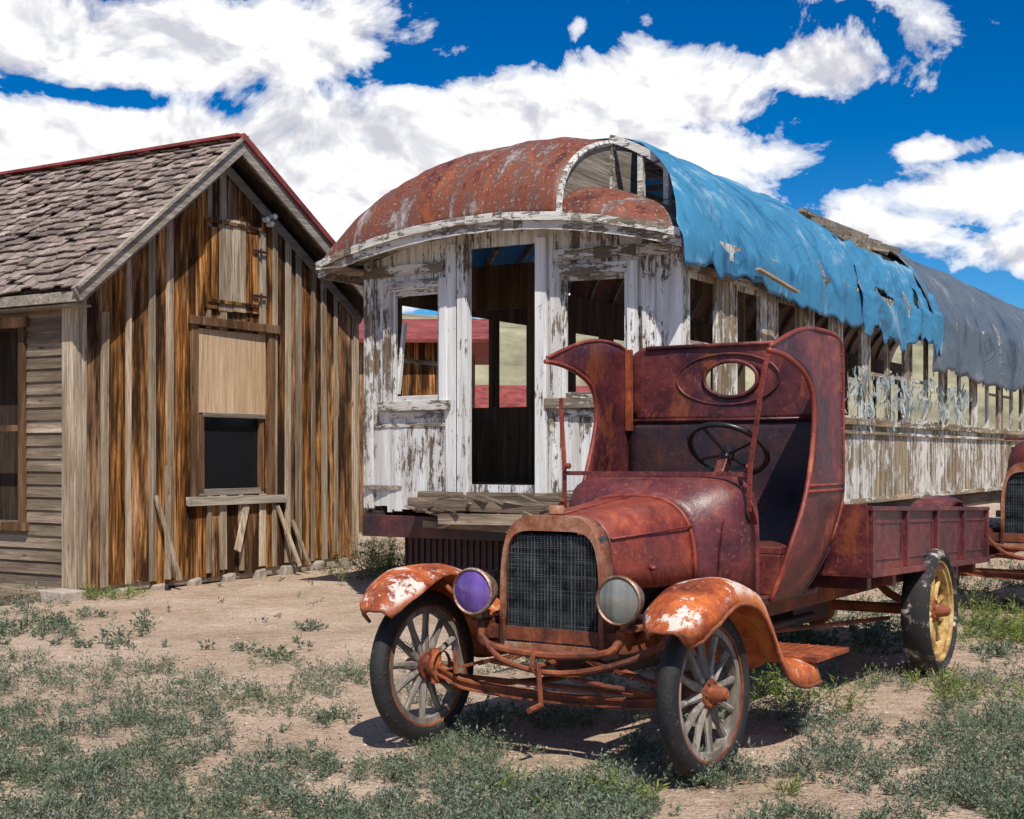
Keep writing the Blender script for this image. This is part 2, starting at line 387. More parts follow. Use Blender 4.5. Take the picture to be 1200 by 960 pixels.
for r in range(NR+1):
    for t in angs:
        i_=(C[0]+rx*math.cos(t),C[1]+rz_*math.sin(t));o=outer(t);q=r/NR
        bb=lerp(i_[0],o[0],q);zz=lerp(i_[1],o[1],q)
        cx=abs(bb)-(hw-.12);cz=zz-(z1-.12)
        if cx>0 and cz>0:
            L=math.hypot(cx,cz)
            if L>.12: cx*=.12/L;cz*=.12/L;bb=math.copysign(hw-.12+cx,bb);zz=z1-.12+cz
        vs.append((1.965+.012*N3(bb*3,zz*3),bb,zz))
m.add(vs,[(r*K+j,r*K+(j+1)%K,(r+1)*K+(j+1)%K,(r+1)*K+j) for r in range(NR) for j in range(K)])
m.done('cab_back_panel',truck,(M_body,),smooth=True,solid=.008)
m=MB()
m.tube([(1.957,C[0]+(rx+.008)*math.cos(t),C[1]+(rz_+.008)*math.sin(t)) for t in [2*math.pi*i/48 for i in range(48)]],.012,6,closed=True)
m.tube([(1.960,C[0]-.02+.315*math.cos(t),C[1]+.145*math.sin(t)) for t in [2*math.pi*i/60 for i in range(60)]],.008,6,closed=True)
m.tube([(1.955,-.64,1.56),(1.955,.64,1.56)],.011,6)
m.tube([(1.955,-.53,1.985),(1.955,.53,1.985)],.014,6)
m.done('cab_back_beading',truck,(M_body,),smooth=True)
m=MB()
m.grid(lambda u,v:(1.965-.02*math.sin(v*3.1)*.5+.008*N3(u*5,v*4,3)-.3*clamp((1.1-lerp(.62,1.56,v))/.5)**2,lerp(-1,1,u)*bz(lerp(.62,1.56,v)),lerp(.62,1.56,v)),20,16)
m.done('cab_lower_back',truck,(M_black,),smooth=True,solid=.008)
m=MB();m.box(1.90,1.95,-.645,-.615,1.50,1.98);m.done('rusty_corner_post',truck,(M_post,),bevel=.004)
m=MB()
m.box(1.42,1.74,-.50,.50,.63,.84);m.box(1.44,1.9,-.50,.50,.84,.88,j=.004)
m.done('seat_box',truck,(M_body,),bevel=.006)
m=MB()
cc=Vector((1.30,.27,1.385));nrm=Vector((.62,0,.78)).normalized();e1=Vector((0,1,0));e2=nrm.cross(e1)
m.tube([cc+e1*.205*math.cos(t)+e2*.205*math.sin(t) for t in [2*math.pi*i/40 for i in range(40)]],.015,8,closed=True)
for t in (.4,1.97,3.54,5.11): m.tube([cc-nrm*.03,cc+e1*.2*math.cos(t)+e2*.2*math.sin(t)],.009,6)
m.tube([cc-nrm*.0,cc-nrm*.75],.016,8)
m.lathe([(0,.02),(.03,.015),(.035,-.03),(.02,-.06)],c=tuple(cc),axis='z',n=14)
m.beam(cc-nrm*.12+Vector((0,-.11,0)),cc-nrm*.12+Vector((0,.11,0)),.012,.012)
M_sw=MT('black_wheel_rim').fin((.012,.012,.013),.35)
m.done('steering_wheel',truck,(M_sw,),smooth=True,angle=50)
m=MB();m.beam(cc-nrm*.06,cc-nrm*.26,.055,.06);m.done('steering_bracket',truck,(M_hood,),bevel=.006)
prof=spline([(-.40,0,.655),(-.36,0,.70),(-.27,0,.765),(-.14,0,.815),(0,0,.835),(.15,0,.82),(.30,0,.755),(.42,0,.65),(.52,0,.52),(.62,0,.43),(.78,0,.392),(.98,0,.385)],40)
for sg,nm in ((1,'front_fender_near'),(-1,'front_fender_far')):
    m=MB()
    def fn(u,v):
        i=u*40;j=int(min(i,39));p=prof[j].lerp(prof[j+1],i-j);T=(prof[j+1]-prof[j]).normalized();Nn=Vector((-T.z,0,T.x))
        w0=lerp(.64,.575,clamp(u*6));w1=lerp(.80,.885,clamp(u*5)**.5)
        q=2*v-1;dr=.05*abs(q)**3.5+(.05 if v>.99 else 0)
        pp=p-Nn*dr
        pp.z+=.014*N3(u*7,v*3,sg)
        b=lerp(w0,w1,v)
        return (pp.x,sg*b,pp.z)
    m.grid(fn,48,12)
    def fa(u,v):
        uu=.42+.5*u;i=uu*40;j=int(min(i,39));p=prof[j].lerp(prof[j+1],i-j)
        return (p.x,sg*lerp(.585,.42,v),lerp(p.z-.05,min(p.z-.02,.60),v))
    m.grid(fa,16,4)
    m.done(nm,truck,(M_fend,),smooth=True,solid=.006)
    m=MB();m.tube([fn(i/40,1.0) for i in range(41)],.009,6);m.tube([fn(0,i/12) for i in range(13)],.008,6)
    m.tube([(.05,sg*.38,.56),(.03,sg*.52,.66),(.0,sg*.66,.79)],.012,6)
    m.done(nm+'_edge',truck,(M_frame,),smooth=True)
m=MB();m.box(.93,1.38,.50,.885,.375,.40,j=.004)
for k in range(7):m.box(.98,1.36,.53+k*.05,.537+k*.05,.40,.405)
m.box(.9,1.25,-.86,-.5,.375,.40)
m.done('running_board',truck,(M_post,),bevel=.004)
for sg,lm,nm in ((1,M_clear,'headlight_near'),(-1,M_purple,'headlight_far')):
    c=(-.10,sg*.375,.735)
    m=MB()
    m.lathe([(.0,.13),(.03,.128),(.07,.10),(.092,.05),(.099,.01),(.107,.006),(.109,-.012),(.102,-.018),(.095,-.012)],c=c,axis='x',n=36,mi=0)
    m.lathe([(.098,-.008),(.085,-.014),(.05,-.024),(0,-.028)],c=c,axis='x',n=36,mi=1)
    m.tube([(.02,sg*.375,.64),(.0,sg*.375,.60),(.05,sg*.36,.53)],.013,8,mi=0)
    m.lathe([(.0,0),(.02,0),(.02,.03),(0,.03)],c=(-.05,sg*.375,.61),axis='z',n=10,mi=0)
    ob=m.done(nm,truck,(M_nickel,lm),smooth=True,angle=50)
m=MB()
for sg in (1,-1):
    m.box(-.06,4.3,sg*.36-.02,sg*.36+.02,.50,.60)
    m.box(-.06,4.3,sg*.385-.03,sg*.385+.03,.595,.608)
for a in (0.0,1.0,2.0,3.37,4.25): m.box(a-.03,a+.03,-.34,.34,.52,.58)
ax=spline([(0,-.70,.36),(0,-.6,.33),(0,-.45,.285),(0,0,.27),(0,.45,.285),(0,.6,.33),(0,.70,.36)],20)
for p,q in zip(ax[:-1],ax[1:]):
    m.beam(p+Vector((0,0,.018)),q+Vector((0,0,.018)),.045,.010);m.beam(p-Vector((0,0,.018)),q-Vector((0,0,.018)),.045,.010);m.beam(p,q,.014,.034)
for k in range(5):
    L=.58-.09*k
    sp=spline([(.0,-L,.35+.012*k*1.6),(.0,-L*.5,.43+.012*k),(0,0,.47+.012*k),(0,L*.5,.43+.012*k),(0,L,.35+.012*k*1.6)],12)
    for p,q in zip(sp[:-1],sp[1:]): m.beam(p,q,.05,.008,up=(0,0,1))
m.tube([(.12,-.62,.30),(.12,.62,.30)],.012,8)
m.tube([(-.07,-.30,.42),(-.07,.0,.40),(-.09,.3,.36),(-.06,.55,.34)],.012,8)
for sg in (1,-1):
    m.tube([(.0,sg*.56,.27),(.5,sg*.3,.26),(1.15,0,.34)],.014,8)
    m.lathe([(.03,-.08),(.03,.08)],c=(0,sg*.66,.36),axis='z',n=10)
    m.tube([(-.03,sg*.52,.34),(-.03,sg*.52,.44)],.012,6)
    m.tube([(0,sg*.62,.36),(0,sg*.75,.358)],.022,8)
    m.lathe([(.075,sg*.62),(.075,sg*.64)],c=(0,0,.36),axis='y',n=16)
m.tube(spline([(-.06,-.36,.56),(-.10,-.30,.50),(-.11,0,.475),(-.10,.30,.50),(-.06,.36,.56)],14),.018,8)
m.tube(spline([(-.09,-.34,.54),(-.13,-.20,.44),(-.12,.05,.40),(-.10,.30,.44),(-.02,.5,.52),(.02,.58,.62)],16),.014,8)
m.tube([(.05,0,.43),(-.16,0,.43)],.014,8);m.tube([(-.15,0,.44),(-.16,.02,.26)],.012,8);m.tube([(-.16,.02,.262),(-.26,.02,.255)],.014,8)
m.tube([(-.12,-.04,.50),(-.15,-.035,.42),(-.14,.0,.38)],.012,6)
m.tube([(3.37,-.7,.385),(3.37,.7,.385)],.035,10);m.lathe([(0,-.12),(.09,-.1),(.15,-.02),(.15,.02),(.09,.1),(0,.12)],c=(3.37,0,.385),axis='y',n=18)
m.tube([(1.3,0,.42),(3.3,0,.38)],.03,8)
for sg in (1,-1):
    m.tube([(1.4,sg*.08,.38),(3.3,sg*.5,.33)],.014,6)
    sp=spline([(3.35,sg*.36,.62),(3.37,sg*.45,.5),(3.37,sg*.56,.44)],6)
    for p,q in zip(sp[:-1],sp[1:]): m.beam(p,q,.05,.04)
m.done('chassis_and_axles',truck,(M_frame,))
m=MB()
m.box(.1,.74,-.15,.15,.52,.85);m.lathe([(0,.08),(.10,.1),(.13,.2),(.14,.5),(.16,.62),(.17,.9),(.12,1.0),(0,1.02)],c=(0,0,.46),axis='x',n=18)
m.lathe([(0,.0),(.05,.0),(.05,.06),(.09,.07),(.09,.09),(0,.09)],c=(.06,0,.62),axis='x',n=14)
m.box(1.1,1.9,-.2,.2,.40,.56);m.box(2.3,2.9,-.25,.25,.36,.50)
m.box(.45,.80,.34,.37,.50,.68);m.box(.45,.80,-.37,-.34,.50,.68)
m.tube([(.2,.2,.66),(.5,.28,.55),(1.2,.3,.42),(2.6,.25,.40)],.025,8)
m.done('engine_block_and_pan',truck,(M_black,),bevel=.01)
m=MB()
zs=lambda a:1.075-.032*(a-2.0)
def bp(a,b,z): return (a,b,z+zs(a)-1.075)
L0,L1,HB=2.06,4.72,.755
for sg in (1,-1):
    m.box(L0,L1,sg*HB-.006,sg*HB+.006,.70,1.06,place=bp)
    m.box(L0,L1,sg*(HB+.012)-.022,sg*(HB+.012)+.022,1.055,1.08,place=bp)
    m.box(L0,L1,sg*(HB+.014)-.02,sg*(HB+.014)+.02,.69,.725,place=bp)
    for k in range(5):
        a=L0+.02+k*(L1-L0-.06)/4; m.box(a,a+.035,sg*(HB+.016)-.014,sg*(HB+.016)+.014,.70,1.06,place=bp)
    for k in range(4):
        w_=(L1-L0-.06)/4;a=L0+.02+k*w_
        for z in (.78,.985): m.box(a+.09,a+w_-.055,sg*(HB+.006)-.008,sg*(HB+.006)+.008,z,z+.008,place=bp)
        for x in (a+.09,a+w_-.063): m.box(x,x+.008,sg*(HB+.006)-.007,sg*(HB+.006)+.007,.79,.983,place=bp)
m.box(L0,L0+.012,-HB,HB,.70,1.09,place=bp);m.box(L1-.012,L1,-HB,HB,.70,1.06,place=bp)
m.box(L0,L1,-HB,HB,.69,.70,place=bp)
for k in range(6):
    a=L0+.12+k*.47; m.box(a,a+.07,-.72,.72,.615,.685,place=bp)
m.done('truck_bed',truck,(M_body,),bevel=.003)

# ------------------------------------------------------------------ plank wall helper
def plank_wall(m,x0,x1,zb,zt,openings,w,place,th=.022,mi=0,jit=.3,batten=None,bmi=1,zj=.015,dj=.006,gap=.003,drop=0):
    ed=[x0];x=x0
    while x<x1-w*.5: x+=w*R(1-jit,1+jit);ed.append(min(x,x1))
    ed[-1]=x1
    for o in openings: ed+= [o[0],o[1]]
    ed=sorted(ed);out=[ed[0]]
    keep=set([x0,x1]+[o[0] for o in openings]+[o[1] for o in openings])
    for e in ed[1:]:
        if e-out[-1]<w*.3:
            if e in keep and out[-1] not in keep: out[-1]=e
            elif e in keep and e-out[-1]>1e-4: out.append(e)
        else: out.append(e)
    for a,b in zip(out[:-1],out[1:]):
        c=(a+b)/2
        if R(0,1)<drop: continue
        cuts=sorted([(o[2],o[3]) for o in openings if o[0]<c<o[1]])
        lo=zb(c)+R(-zj,zj);d=R(-dj,dj)
        for q0,q1 in cuts+[(None,None)]:
            if q0 is None: hiL,hiR=zt(a),zt(b)
            else: hiL=hiR=q0
            if min(hiL,hiR)>lo+.01:
                g=gap*R(.4,1.6)
                vs=[place(x_,y_,z_) for x_,zz in ((a+g/2,(lo,hiL)),(b-g/2,(lo,hiR))) for y_ in (d-th/2,d+th/2) for z_ in zz]
                m.add(vs,MB.BF,mi)
            if q0 is not None: lo=q1
    if batten:
        for e in out[1:-1]:
            if e in keep: continue
            cuts=sorted([(o[2],o[3]) for o in openings if o[0]-.02<e<o[1]+.02]);lo=zb(e)+R(0,.05);bw=batten*R(.7,1.3);tilt=R(-.016,.016)
            for q0,q1 in cuts+[(None,None)]:
                hi=zt(e)-.03 if q0 is None else q0
                if hi>lo+.05 and R(0,1)>.10:
                    lo2=lo+(R(0,.5) if R(0,1)<.12 else 0)
                    hi2=hi-(R(0,.4) if R(0,1)<.08 else 0)
                    vs=[place(x_+(tilt if z_==hi2 else 0),y_,z_) for x_ in (e-bw/2,e+bw/2) for y_ in (th/2+.007,th/2+.028) for z_ in (lo2,hi2)]
                    m.add(vs,MB.BF,bmi)
                if q0 is not None: lo=q1

# ------------------------------------------------------------------ house
HR=math.atan2(.853,.522)
house=empty('wooden_house',(-4.2,13.1,0),HR)
AW=4.33
ztop=lambda a:(2.87+.84*a) if a<2 else 4.55-.62*(a-2)
zbase=lambda a:.03+.10*a/AW
m=MB()
gp=lambda x,d,z:(x,d,z)
ops=[(1.62,2.72,.93,2.72)]
plank_wall(m,0,AW,zbase,ztop,ops,.27,gp,th=.025,batten=.075,jit=.3,zj=.035,dj=.009,gap=.010)
m.done('gable_wall_boards',house,(W_board,W_batten))
m=MB()
m.box(-.03,.05,-.02,.05,.0,2.9);m.box(.052,.12,.014,.04,.02,2.93);m.box(AW-.06,AW+.03,-.03,.05,.1,3.15)
m.box(-.05,-.022,-.12,.03,.0,2.9)
m.done('corner_boards',house,(W_batten,),bevel=.004)
m=MB()
m.box(1.52,1.618,.014,.05,.86,2.80);m.box(2.722,2.83,.014,.05,.86,2.82)
m.box(1.44,2.98,.035,.085,.83,.92,1,j=.008);m.box(1.48,2.88,.03,.075,2.74,2.83,0,j=.006)
m.box(1.70,2.66,.02,.055,1.77,1.82,1)
m.box(1.66,1.72,-.02,.03,.95,1.8);m.box(2.60,2.66,-.02,.03,.95,1.8);m.box(1.66,2.66,-.02,.03,.93,1.0,1)
m.done('gable_trim',house,(W_frame,W_grayx),bevel=.004)
m=MB();m.box(1.64,2.68,.0,.022,1.81,2.71,j=.01);m.done('plywood_panel',house,(W_ply,),bevel=.002)
m=MB();m.box(1.70,2.62,-.03,-.022,.98,1.80);m.done('window_pane',house,(M_glass,))
m=MB()
for k in range(4): m.box(1.72+k*.21,1.92+k*.21,.016,.045+R(0,.01),2.93+R(-.01,.01),3.93 if k in(1,2) else 3.80+R(-.03,.03),1 if k in (0,3) else 0)
m.box(1.70,2.57,.05,.07,3.86,3.90,1);m.box(1.74,2.54,.05,.068,3.00,3.04,1)
m.done('loft_hatch',house,(W_batten,W_board),bevel=.003)
m=MB()
for z in (3.12,3.62): m.box(2.44,2.66,.062,.072,z,z+.03);m.lathe([(0,.0),(.012,.0),(.012,.07),(0,.07)],c=(2.56,.075,z-.02),axis='z',n=8)
m.done('hatch_hinges',house,(M_black,))
m=MB()
for dx,dz in ((0,0),(.07,-.04),(.12,.05)):
    m.lathe([(0,.05),(.028,.05),(.032,.08),(.02,.09),(.034,.10),(.034,.13),(.015,.15),(0,.152)],c=(2.62+dx,0,4.0+dz),axis='y',n=14)
m.done('ceramic_insulators',house,(plain('ceramic',(.7,.68,.64),.35),),smooth=True)
m=MB()
for p,q,w_ in (((1.02,.20,.10),(1.16,.06,1.25),.07),((1.18,.22,.08),(.98,.07,.95),.05),((2.15,.10,.32),(2.35,.05,.82),.09),((3.05,.22,.1),(2.85,.05,.8),.05),((3.2,.24,.1),(3.1,.06,.62),.05)):
    m.beam(p,q,w_,.02,up=(0,1,0))
m.done('leaning_planks',house,(W_batten,))
m=MB()
for k in range(9): m.box(-.02+k*.5+R(-.05,.05),.16+k*.5,-.1,.07,-.1,zbase(k*.5)-.01,0,j=.02)
m.box(0,AW,-.06,-.01,.0,.16,0)
m.done('foundation_stones',house,(plain('foundation_stone',(.34,.29,.24),.9),),bevel=.02)
m=MB()
def lap(b0,b1,z,h):
    m.add([(x,b,zz) for b in (b0,b1) for (x,zz) in ((-.005,z),(-.028,z),(-.008,z+h+.012),(.0,z+h+.012))],[(0,1,2,3),(4,7,6,5),(0,4,5,1),(1,5,6,2),(2,6,7,3),(3,7,4,0)])
z=.08
while z<2.86:
    h=.125
    if .7<z<2.6: lap(-.66,-.03,z,h);lap(-7,-1.75,z,h)
    else: lap(-7,-.03,z,h)
    z+=h
m.done('lap_siding_wall',house,(W_grayy,))
m=MB()
m.box(-.06,-.0,-.74,-.66,.65,2.66);m.box(-.06,0,-1.82,-1.75,.65,2.66);m.box(-.07,0,-1.86,-.62,2.62,2.72);m.box(-.08,0,-1.86,-.62,.62,.70)
m.box(-.04,0,-1.75,-.74,1.6,1.66)
m.done('porch_window_frame',house,(W_frame,))
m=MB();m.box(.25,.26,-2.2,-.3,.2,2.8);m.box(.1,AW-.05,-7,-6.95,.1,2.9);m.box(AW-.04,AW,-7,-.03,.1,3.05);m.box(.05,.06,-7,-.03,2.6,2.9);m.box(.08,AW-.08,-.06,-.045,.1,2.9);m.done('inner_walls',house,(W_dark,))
m=MB();
for k in range(5): m.box(-1.0+k*.2,-.81+k*.2,-7,.02,.05,.085,j=.004)
m.box(-1.0,0,-.02,.03,-.05,.05)
m.done('porch_floor',house,(W_grayy,))
m=MB();m.box(-.42,-.12,-.02,.32,-.02,.10,j=.01);m.done('concrete_step',house,(plain('concrete',(.42,.36,.30),.9),),bevel=.01)
OV=.27
m=MB()
LL=math.hypot(2.2,1.80)
def rl(d,b,h):
    return (2.0-2.2/LL*d-1.80/LL*h, b, 4.74-1.80/LL*d+2.2/LL*h)
d=LL+.02
while d>0.0:
    b=OV+.02
    while b>-7.3:
        w_=R(.09,.2)
        h0=.014+R(0,.018);o=R(-.03,.035);ln=R(.24,.30);sk=R(-.010,.010);lift=R(0,.018)*(1 if R(0,1)<.8 else 2.2)
        a=rl(d+o+sk,b,h0+.012+lift);c=rl(d+o-sk,b-w_+.006,h0+.012+lift);e=rl(max(d-ln,-.02),b-w_+.006,.004);f=rl(max(d-ln,-.02),b,.004)
        a2=rl(d+o+sk,b,h0-.003+lift);c2=rl(d+o-sk,b-w_+.006,h0-.003+lift)
        if R(0,1)>.04: m.add([a,c,e,f,a2,c2],[(0,1,2,3),(0,4,5,1),(0,3,4),(1,5,2)])
        b-=w_
    d-=.135
m.done('shingle_roof',house,(W_shingle,),recalc=True)
m=MB()
m.add([(rl(q,b,hh)) for b in (OV,-7.3) for q in (0,LL) for hh in (0,-.03)],MB.BF)
m.add([(x,b,z+hh) for b in (OV,-7.3) for x,z in ((2.0,4.74),(4.62,3.11)) for hh in (-.002,-.035)],MB.BF)
for k in range(14):
    b=OV-.02-k*.55
    m.beam((2.0,b,4.66),(-.15,b,2.90),.045,.10);m.beam((2.0,b,4.66),(4.55,b,3.08),.045,.10)
m.done('roof_deck_and_rafters',house,(W_darkx,))
m=MB()
m.beam((2.02,OV+.03,4.70),(-.24,OV+.03,2.86),.035,.15);m.beam((2.0,OV+.028,4.68),(4.65,OV+.028,3.035),.032,.16)
m.beam((2.0,OV+.052,4.765),(-.25,OV+.052,2.925),.05,.035)
m.box(-.235,-.20,-7.3,OV+.01,2.80,2.90)
m.box(-.2,0,-7.2,OV-.03,2.77,2.79)
m.beam((2.0,.05,4.50),(4.4,.05,3.02),.03,.10);m.beam((2.0,.05,4.49),(0.0,.05,2.85),.03,.10)
m.done('barge_boards',house,(W_grayx,),bevel=.004)
m=MB()
m.beam((1.98,OV+.055,4.79),(4.70,OV+.055,3.09),.05,.06)
m.grid(lambda u,v:(lerp(1.98,4.70,u),lerp(OV+.04,-7.3,v),lerp(4.785,3.09,u)+.014*abs(math.sin(v*60))),2,160)
m.box(1.9,2.08,-7.3,OV+.06,4.77,4.80)
m.done('red_metal_roofing',house,(M_red,))

# ------------------------------------------------------------------ railcar
car=empty('railroad_passenger_car',(.019,12.14,0),HR)
HWD=1.64;LEN=18.5
endp=lambda x,d,z:(-.16*(1-(x/HWD)**2)-d,x,z)
zE=lambda t:3.36-.20*(t/HWD)**2
m=MB()
eo=[(-.36,.34,1.10,3.20),(-1.29,-.69,1.86,2.88),(.57,1.18,1.85,2.90)]
plank_wall(m,-HWD,HWD,lambda x:.86,zE,eo,.095,endp,th=.03,jit=.12,zj=.03,dj=.005)
m.done('end_wall_boards',car,(W_white,))
m=MB()
def trim(x0,x1,z0,z1,d0=.016,d1=.05,mi=0):
    n=max(1,int((x1-x0)/.3))
    for i in range(n): m.box(lerp(x0,x1,i/n),lerp(x0,x1,(i+1)/n),d0,d1,z0,z1,mi,place=endp)
for (x0,x1,z0,z1) in eo[1:]:
    trim(x0-.09,x0,z0-.06,z1+.09);trim(x1,x1+.09,z0-.06,z1+.09);trim(x0-.002,x1+.002,z1,z1+.09,.018,.053,1);trim(x0-.13,x1+.13,z0-.09,z0-.0,.02,.085,1)
    trim(x0,x0+.04,z0,z1,-.03,.012);trim(x1-.04,x1,z0,z1,-.03,.012);trim(x0,x1,z1-.05,z1,-.032,.010,1);trim(x0,x1,z0,z0+.05,-.032,.010,1)
    trim(x0-.02,x1+.02,z0-.16,z0-.10,.016,.035,1)
trim(-.47,-.362,.90,3.24,.016,.07);trim(.342,.45,.90,3.24,.016,.07);trim(-.62,-.50,.90,3.26,.015,.04);trim(.455,.50,.9,3.26,.015,.035)
trim(-HWD,-HWD+.12,.86,3.2,.016,.055);trim(HWD-.34,HWD-.22,.9,3.15,.016,.05);trim(HWD-.1,HWD,.86,3.12,.016,.06)
trim(-HWD,-.63,3.02,3.12,.042,.06,1);trim(.52,HWD,3.02,3.12,.052,.07,1)
trim(-HWD,-.5,1.62,1.66,.017,.03,1)
m.beam((-.02,-1.26,1.93),(.03,-1.22,2.6),.03,.05)
m.done('end_wall_trim',car,(W_white,W_whitex),bevel=.005)
wins=[];s=.07
while s<4.0: wins.append((s,s+.56));s+=1.035
s=4.1
while s<LEN-.7: wins.append((s,s+.66));s+=1.0 if len(wins)%2 else .76
for sg,nm in ((1,'near'),(-1,'far')):
    ww=wins if sg>0 else [(.55,1.25),(1.62,2.2),(2.36,3.0),(3.12,3.8)]+wins[4:]
    so=[(a,b,1.80,2.84) for a,b in ww]
    m=MB();pl=lambda x,d,z:(x,sg*(HWD+d),z)
    plank_wall(m,0,LEN,lambda x:.84,lambda x:1.72,[],.075,pl,th=.022,jit=.1,zj=.025,dj=.004,drop=.012)
    m.done('side_siding_'+nm,car,(W_side,))
    m=MB()
    plank_wall(m,0,LEN,lambda x:1.72,lambda x:3.28,so,.16,pl,th=.025,jit=.25,zj=0,dj=.003)
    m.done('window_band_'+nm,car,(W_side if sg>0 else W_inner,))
    m=MB()
    for a,b in ww:
        m.box(a-.035,a,sg*(HWD+.014),sg*(HWD+.028),1.78,2.88,0);m.box(b,b+.035,sg*(HWD+.014),sg*(HWD+.028),1.78,2.88,0)
        if R(0,1)<.35: m.box(a,b,sg*(HWD-.012),sg*(HWD+.008),2.28,2.32,1)
    n=int(LEN)
    for k in range(n):
        a,b=LEN*k/n,LEN*(k+1)/n-.004
        m.box(a,b,sg*(HWD+.012),sg*(HWD+.07),1.70,1.77,1,j=.006);m.box(a,b,sg*(HWD+.012),sg*(HWD+.045),1.60,1.635,1,j=.003)
        m.box(a,b,sg*(HWD+.016),sg*(HWD+.05),2.89,2.96,1,j=.003);m.box(a,b,sg*(HWD+.012),sg*(HWD+.035),.82,.88,1,j=.004)
    m.done('window_frames_'+nm,car,(W_side if sg>0 else W_inner,W_sidex),bevel=.003)
m=MB()
for k in range(24): m.box(-.1,LEN,-1.6+k*.133,-1.47+k*.133,1.04,1.08,j=.003)
m.done('floor_boards',car,(W_grayx,))
m=MB()
for t in (-1.5,-.5,.5,1.5): m.box(-.05,LEN,t-.09,t+.09,.62,.84)
for k in range(12): m.box(.1+k*1.6,.25+k*1.6,-1.55,1.55,.86,1.04)
m.done('underframe',car,(W_darkx,))
m=MB()
m.box(-.22,-.02,-.9,1.2,.84,1.03,j=.01)
m.beam((-.3,-.9,.93),(-.33,1.1,.90),.14,.10);m.beam((-.42,-.5,.80),(-.38,1.3,.82),.10,.09);m.beam((-.2,-.8,.74),(-.45,.7,.72),.12,.06)
for k in range(26):
    p=Vector((-.35+R(-.14,.1),-.9+k*.08,.98+R(-.12,.06)));m.beam(p,p+Vector((R(-.15,.1),R(.1,.4),R(-.12,.06))),R(.02,.06),.015)
m.done('broken_end_sill',car,(W_grayy,))
m=MB()
for a0,b0 in ((1.5,-1.2),(1.5,1.2),(9,-1.2),(9,1.2),(16,-1.2),(16,1.2),(.1,.55),(.15,1.35)):
    for k in range(5):
        for j in (-.22,.22):
            if k%2: m.box(a0-.4,a0+.4,b0+j-.08,b0+j+.08,-.03+k*.13,.10+k*.13,j=.006)
            else: m.box(a0+j-.08,a0+j+.08,b0-.4,b0+.4,-.03+k*.13,.10+k*.13,j=.006)
m.done('timber_cribbing',car,(W_grayx,))
m=MB()
m.box(.35,1.1,-1.45,-.35,.28,.62)
for k in range(16): m.box(.33,.35,-1.44+k*.07,-1.42+k*.07,.30,.60)
m.box(.3,1.15,-1.5,-.3,.62,.66);m.box(-.1,.0,-1.62,1.2,.60,.80)
m.box(5,7,.8,1.5,.2,.62)
m.done('underbody_equipment',car,(M_black,),bevel=.006)
m=MB()
plank_wall(m,-1.6,1.6,lambda x:1.08,lambda x:3.3,[(-.62,.62,1.08,3.1),(-1.48,-.72,1.85,2.85),(.72,1.48,1.85,2.85)],.12,lambda x,d,z:(1.45+d,x,z),th=.03)
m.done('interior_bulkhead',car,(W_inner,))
# roof geometry
WL,WR=1.95,1.78
def W(t): return WL if t<0 else WR
def ze(t): return 3.40-.25*(t/W(t))**2
def rz(t,off=0):
    q=min(1,abs(t)/W(t));p=3.6 if t<0 else 2.3;k=.50 if t<0 else .64
    return ze(t)+.92*(max(0,1-q**p))**k+off
def se(t): return -.46+.14*(t/W(t))**2
S1=1.15
def dome(t,u,H=1.0):
    th=u*math.pi/2
    s_=se(t)+(S1-se(t))*(1-math.cos(th)); g=math.sin(th)**.85
    return s_, ze(t)+(rz(t)-ze(t))*g*H
CUT=.70
m=MB()
def fL(u,v):
    t=CUT+(-WL-CUT)*math.cos(v*math.pi/2)
    s_,z=dome(t,u);return (s_+.02*N3(t*2,u*3),t,z+.022*N3(t*3,u*4,2)+.012*N3(t*9,u*9,2))
m.grid(fL,36,60)
m.grid(lambda u,v:(lerp(4.5,LEN,u),(CUT+(-WL-CUT)*math.cos(v*math.pi/2)),rz(CUT+(-WL-CUT)*math.cos(v*math.pi/2))),20,30,skip=lambda u,v:(u<.2 and v>.66))
SB=.50
LOWK=.42
def fR(u,v):
    t=lerp(CUT,WR,math.sin(v*math.pi/2));th=u*math.pi/2
    s_=se(t)+(SB-se(t))*(1-math.cos(th));return (s_,t,ze(t)+(rz(t)-ze(t))*LOWK*math.sin(th)+.012*N3(t*3,u*3,5))
m.grid(fR,16,24)
m.done('rusty_roof_hood',car,(M_roof,),smooth=True,solid=.015)
m=MB()
for v in (.10,.2,.32,.44,.56,.68,.80,.92):
    m.tube([Vector(fL(u/20,v))+Vector((0,0,.006)) for u in range(21)],.008,5)
m.done('roof_seams',car,(M_roof,),smooth=True)
m=MB()
arc=[]
for i in range(21):
    s_,z=dome(CUT,i/20);arc.append((s_,CUT+.005,z))
m.tube(arc,.030,6,mi=0)
TE=1.50
arc2=[(SB+.02,lerp(CUT,TE,i/16),rz(lerp(CUT,TE,i/16))-.02) for i in range(17)]
for p,q in zip(arc2[:-1],arc2[1:]): m.beam(p,q,.08,.07,mi=0)
for i in (0,6,11):
    t=lerp(CUT,TE,i/16);lo=ze(t)+(rz(t)-ze(t))*LOWK
    m.beam((SB+.02,t,lo),(SB+.02,t,rz(t)-.03),.05,.06,mi=0)
m.beam((SB,CUT,ze(CUT)+(rz(CUT)-ze(CUT))*(LOWK+.01)),(SB,TE,ze(TE)+(rz(TE)-ze(TE))*(LOWK+.01)),.05,.07,mi=0)
m.done('clerestory_end_frame',car,(W_whitex,))
m=MB()
def ck(u,v):
    s_,z=dome(CUT,u);lo=min(z,ze(CUT)+(rz(CUT)-ze(CUT))*LOWK*math.sin(min(1,(s_-se(CUT))/(SB-se(CUT)))*math.pi/2));return (s_,CUT,lerp(lo,z,v))
m.grid(ck,20,4);m.done('clerestory_cheek',car,(W_grayx,),solid=.01)
m=MB()
NF=40
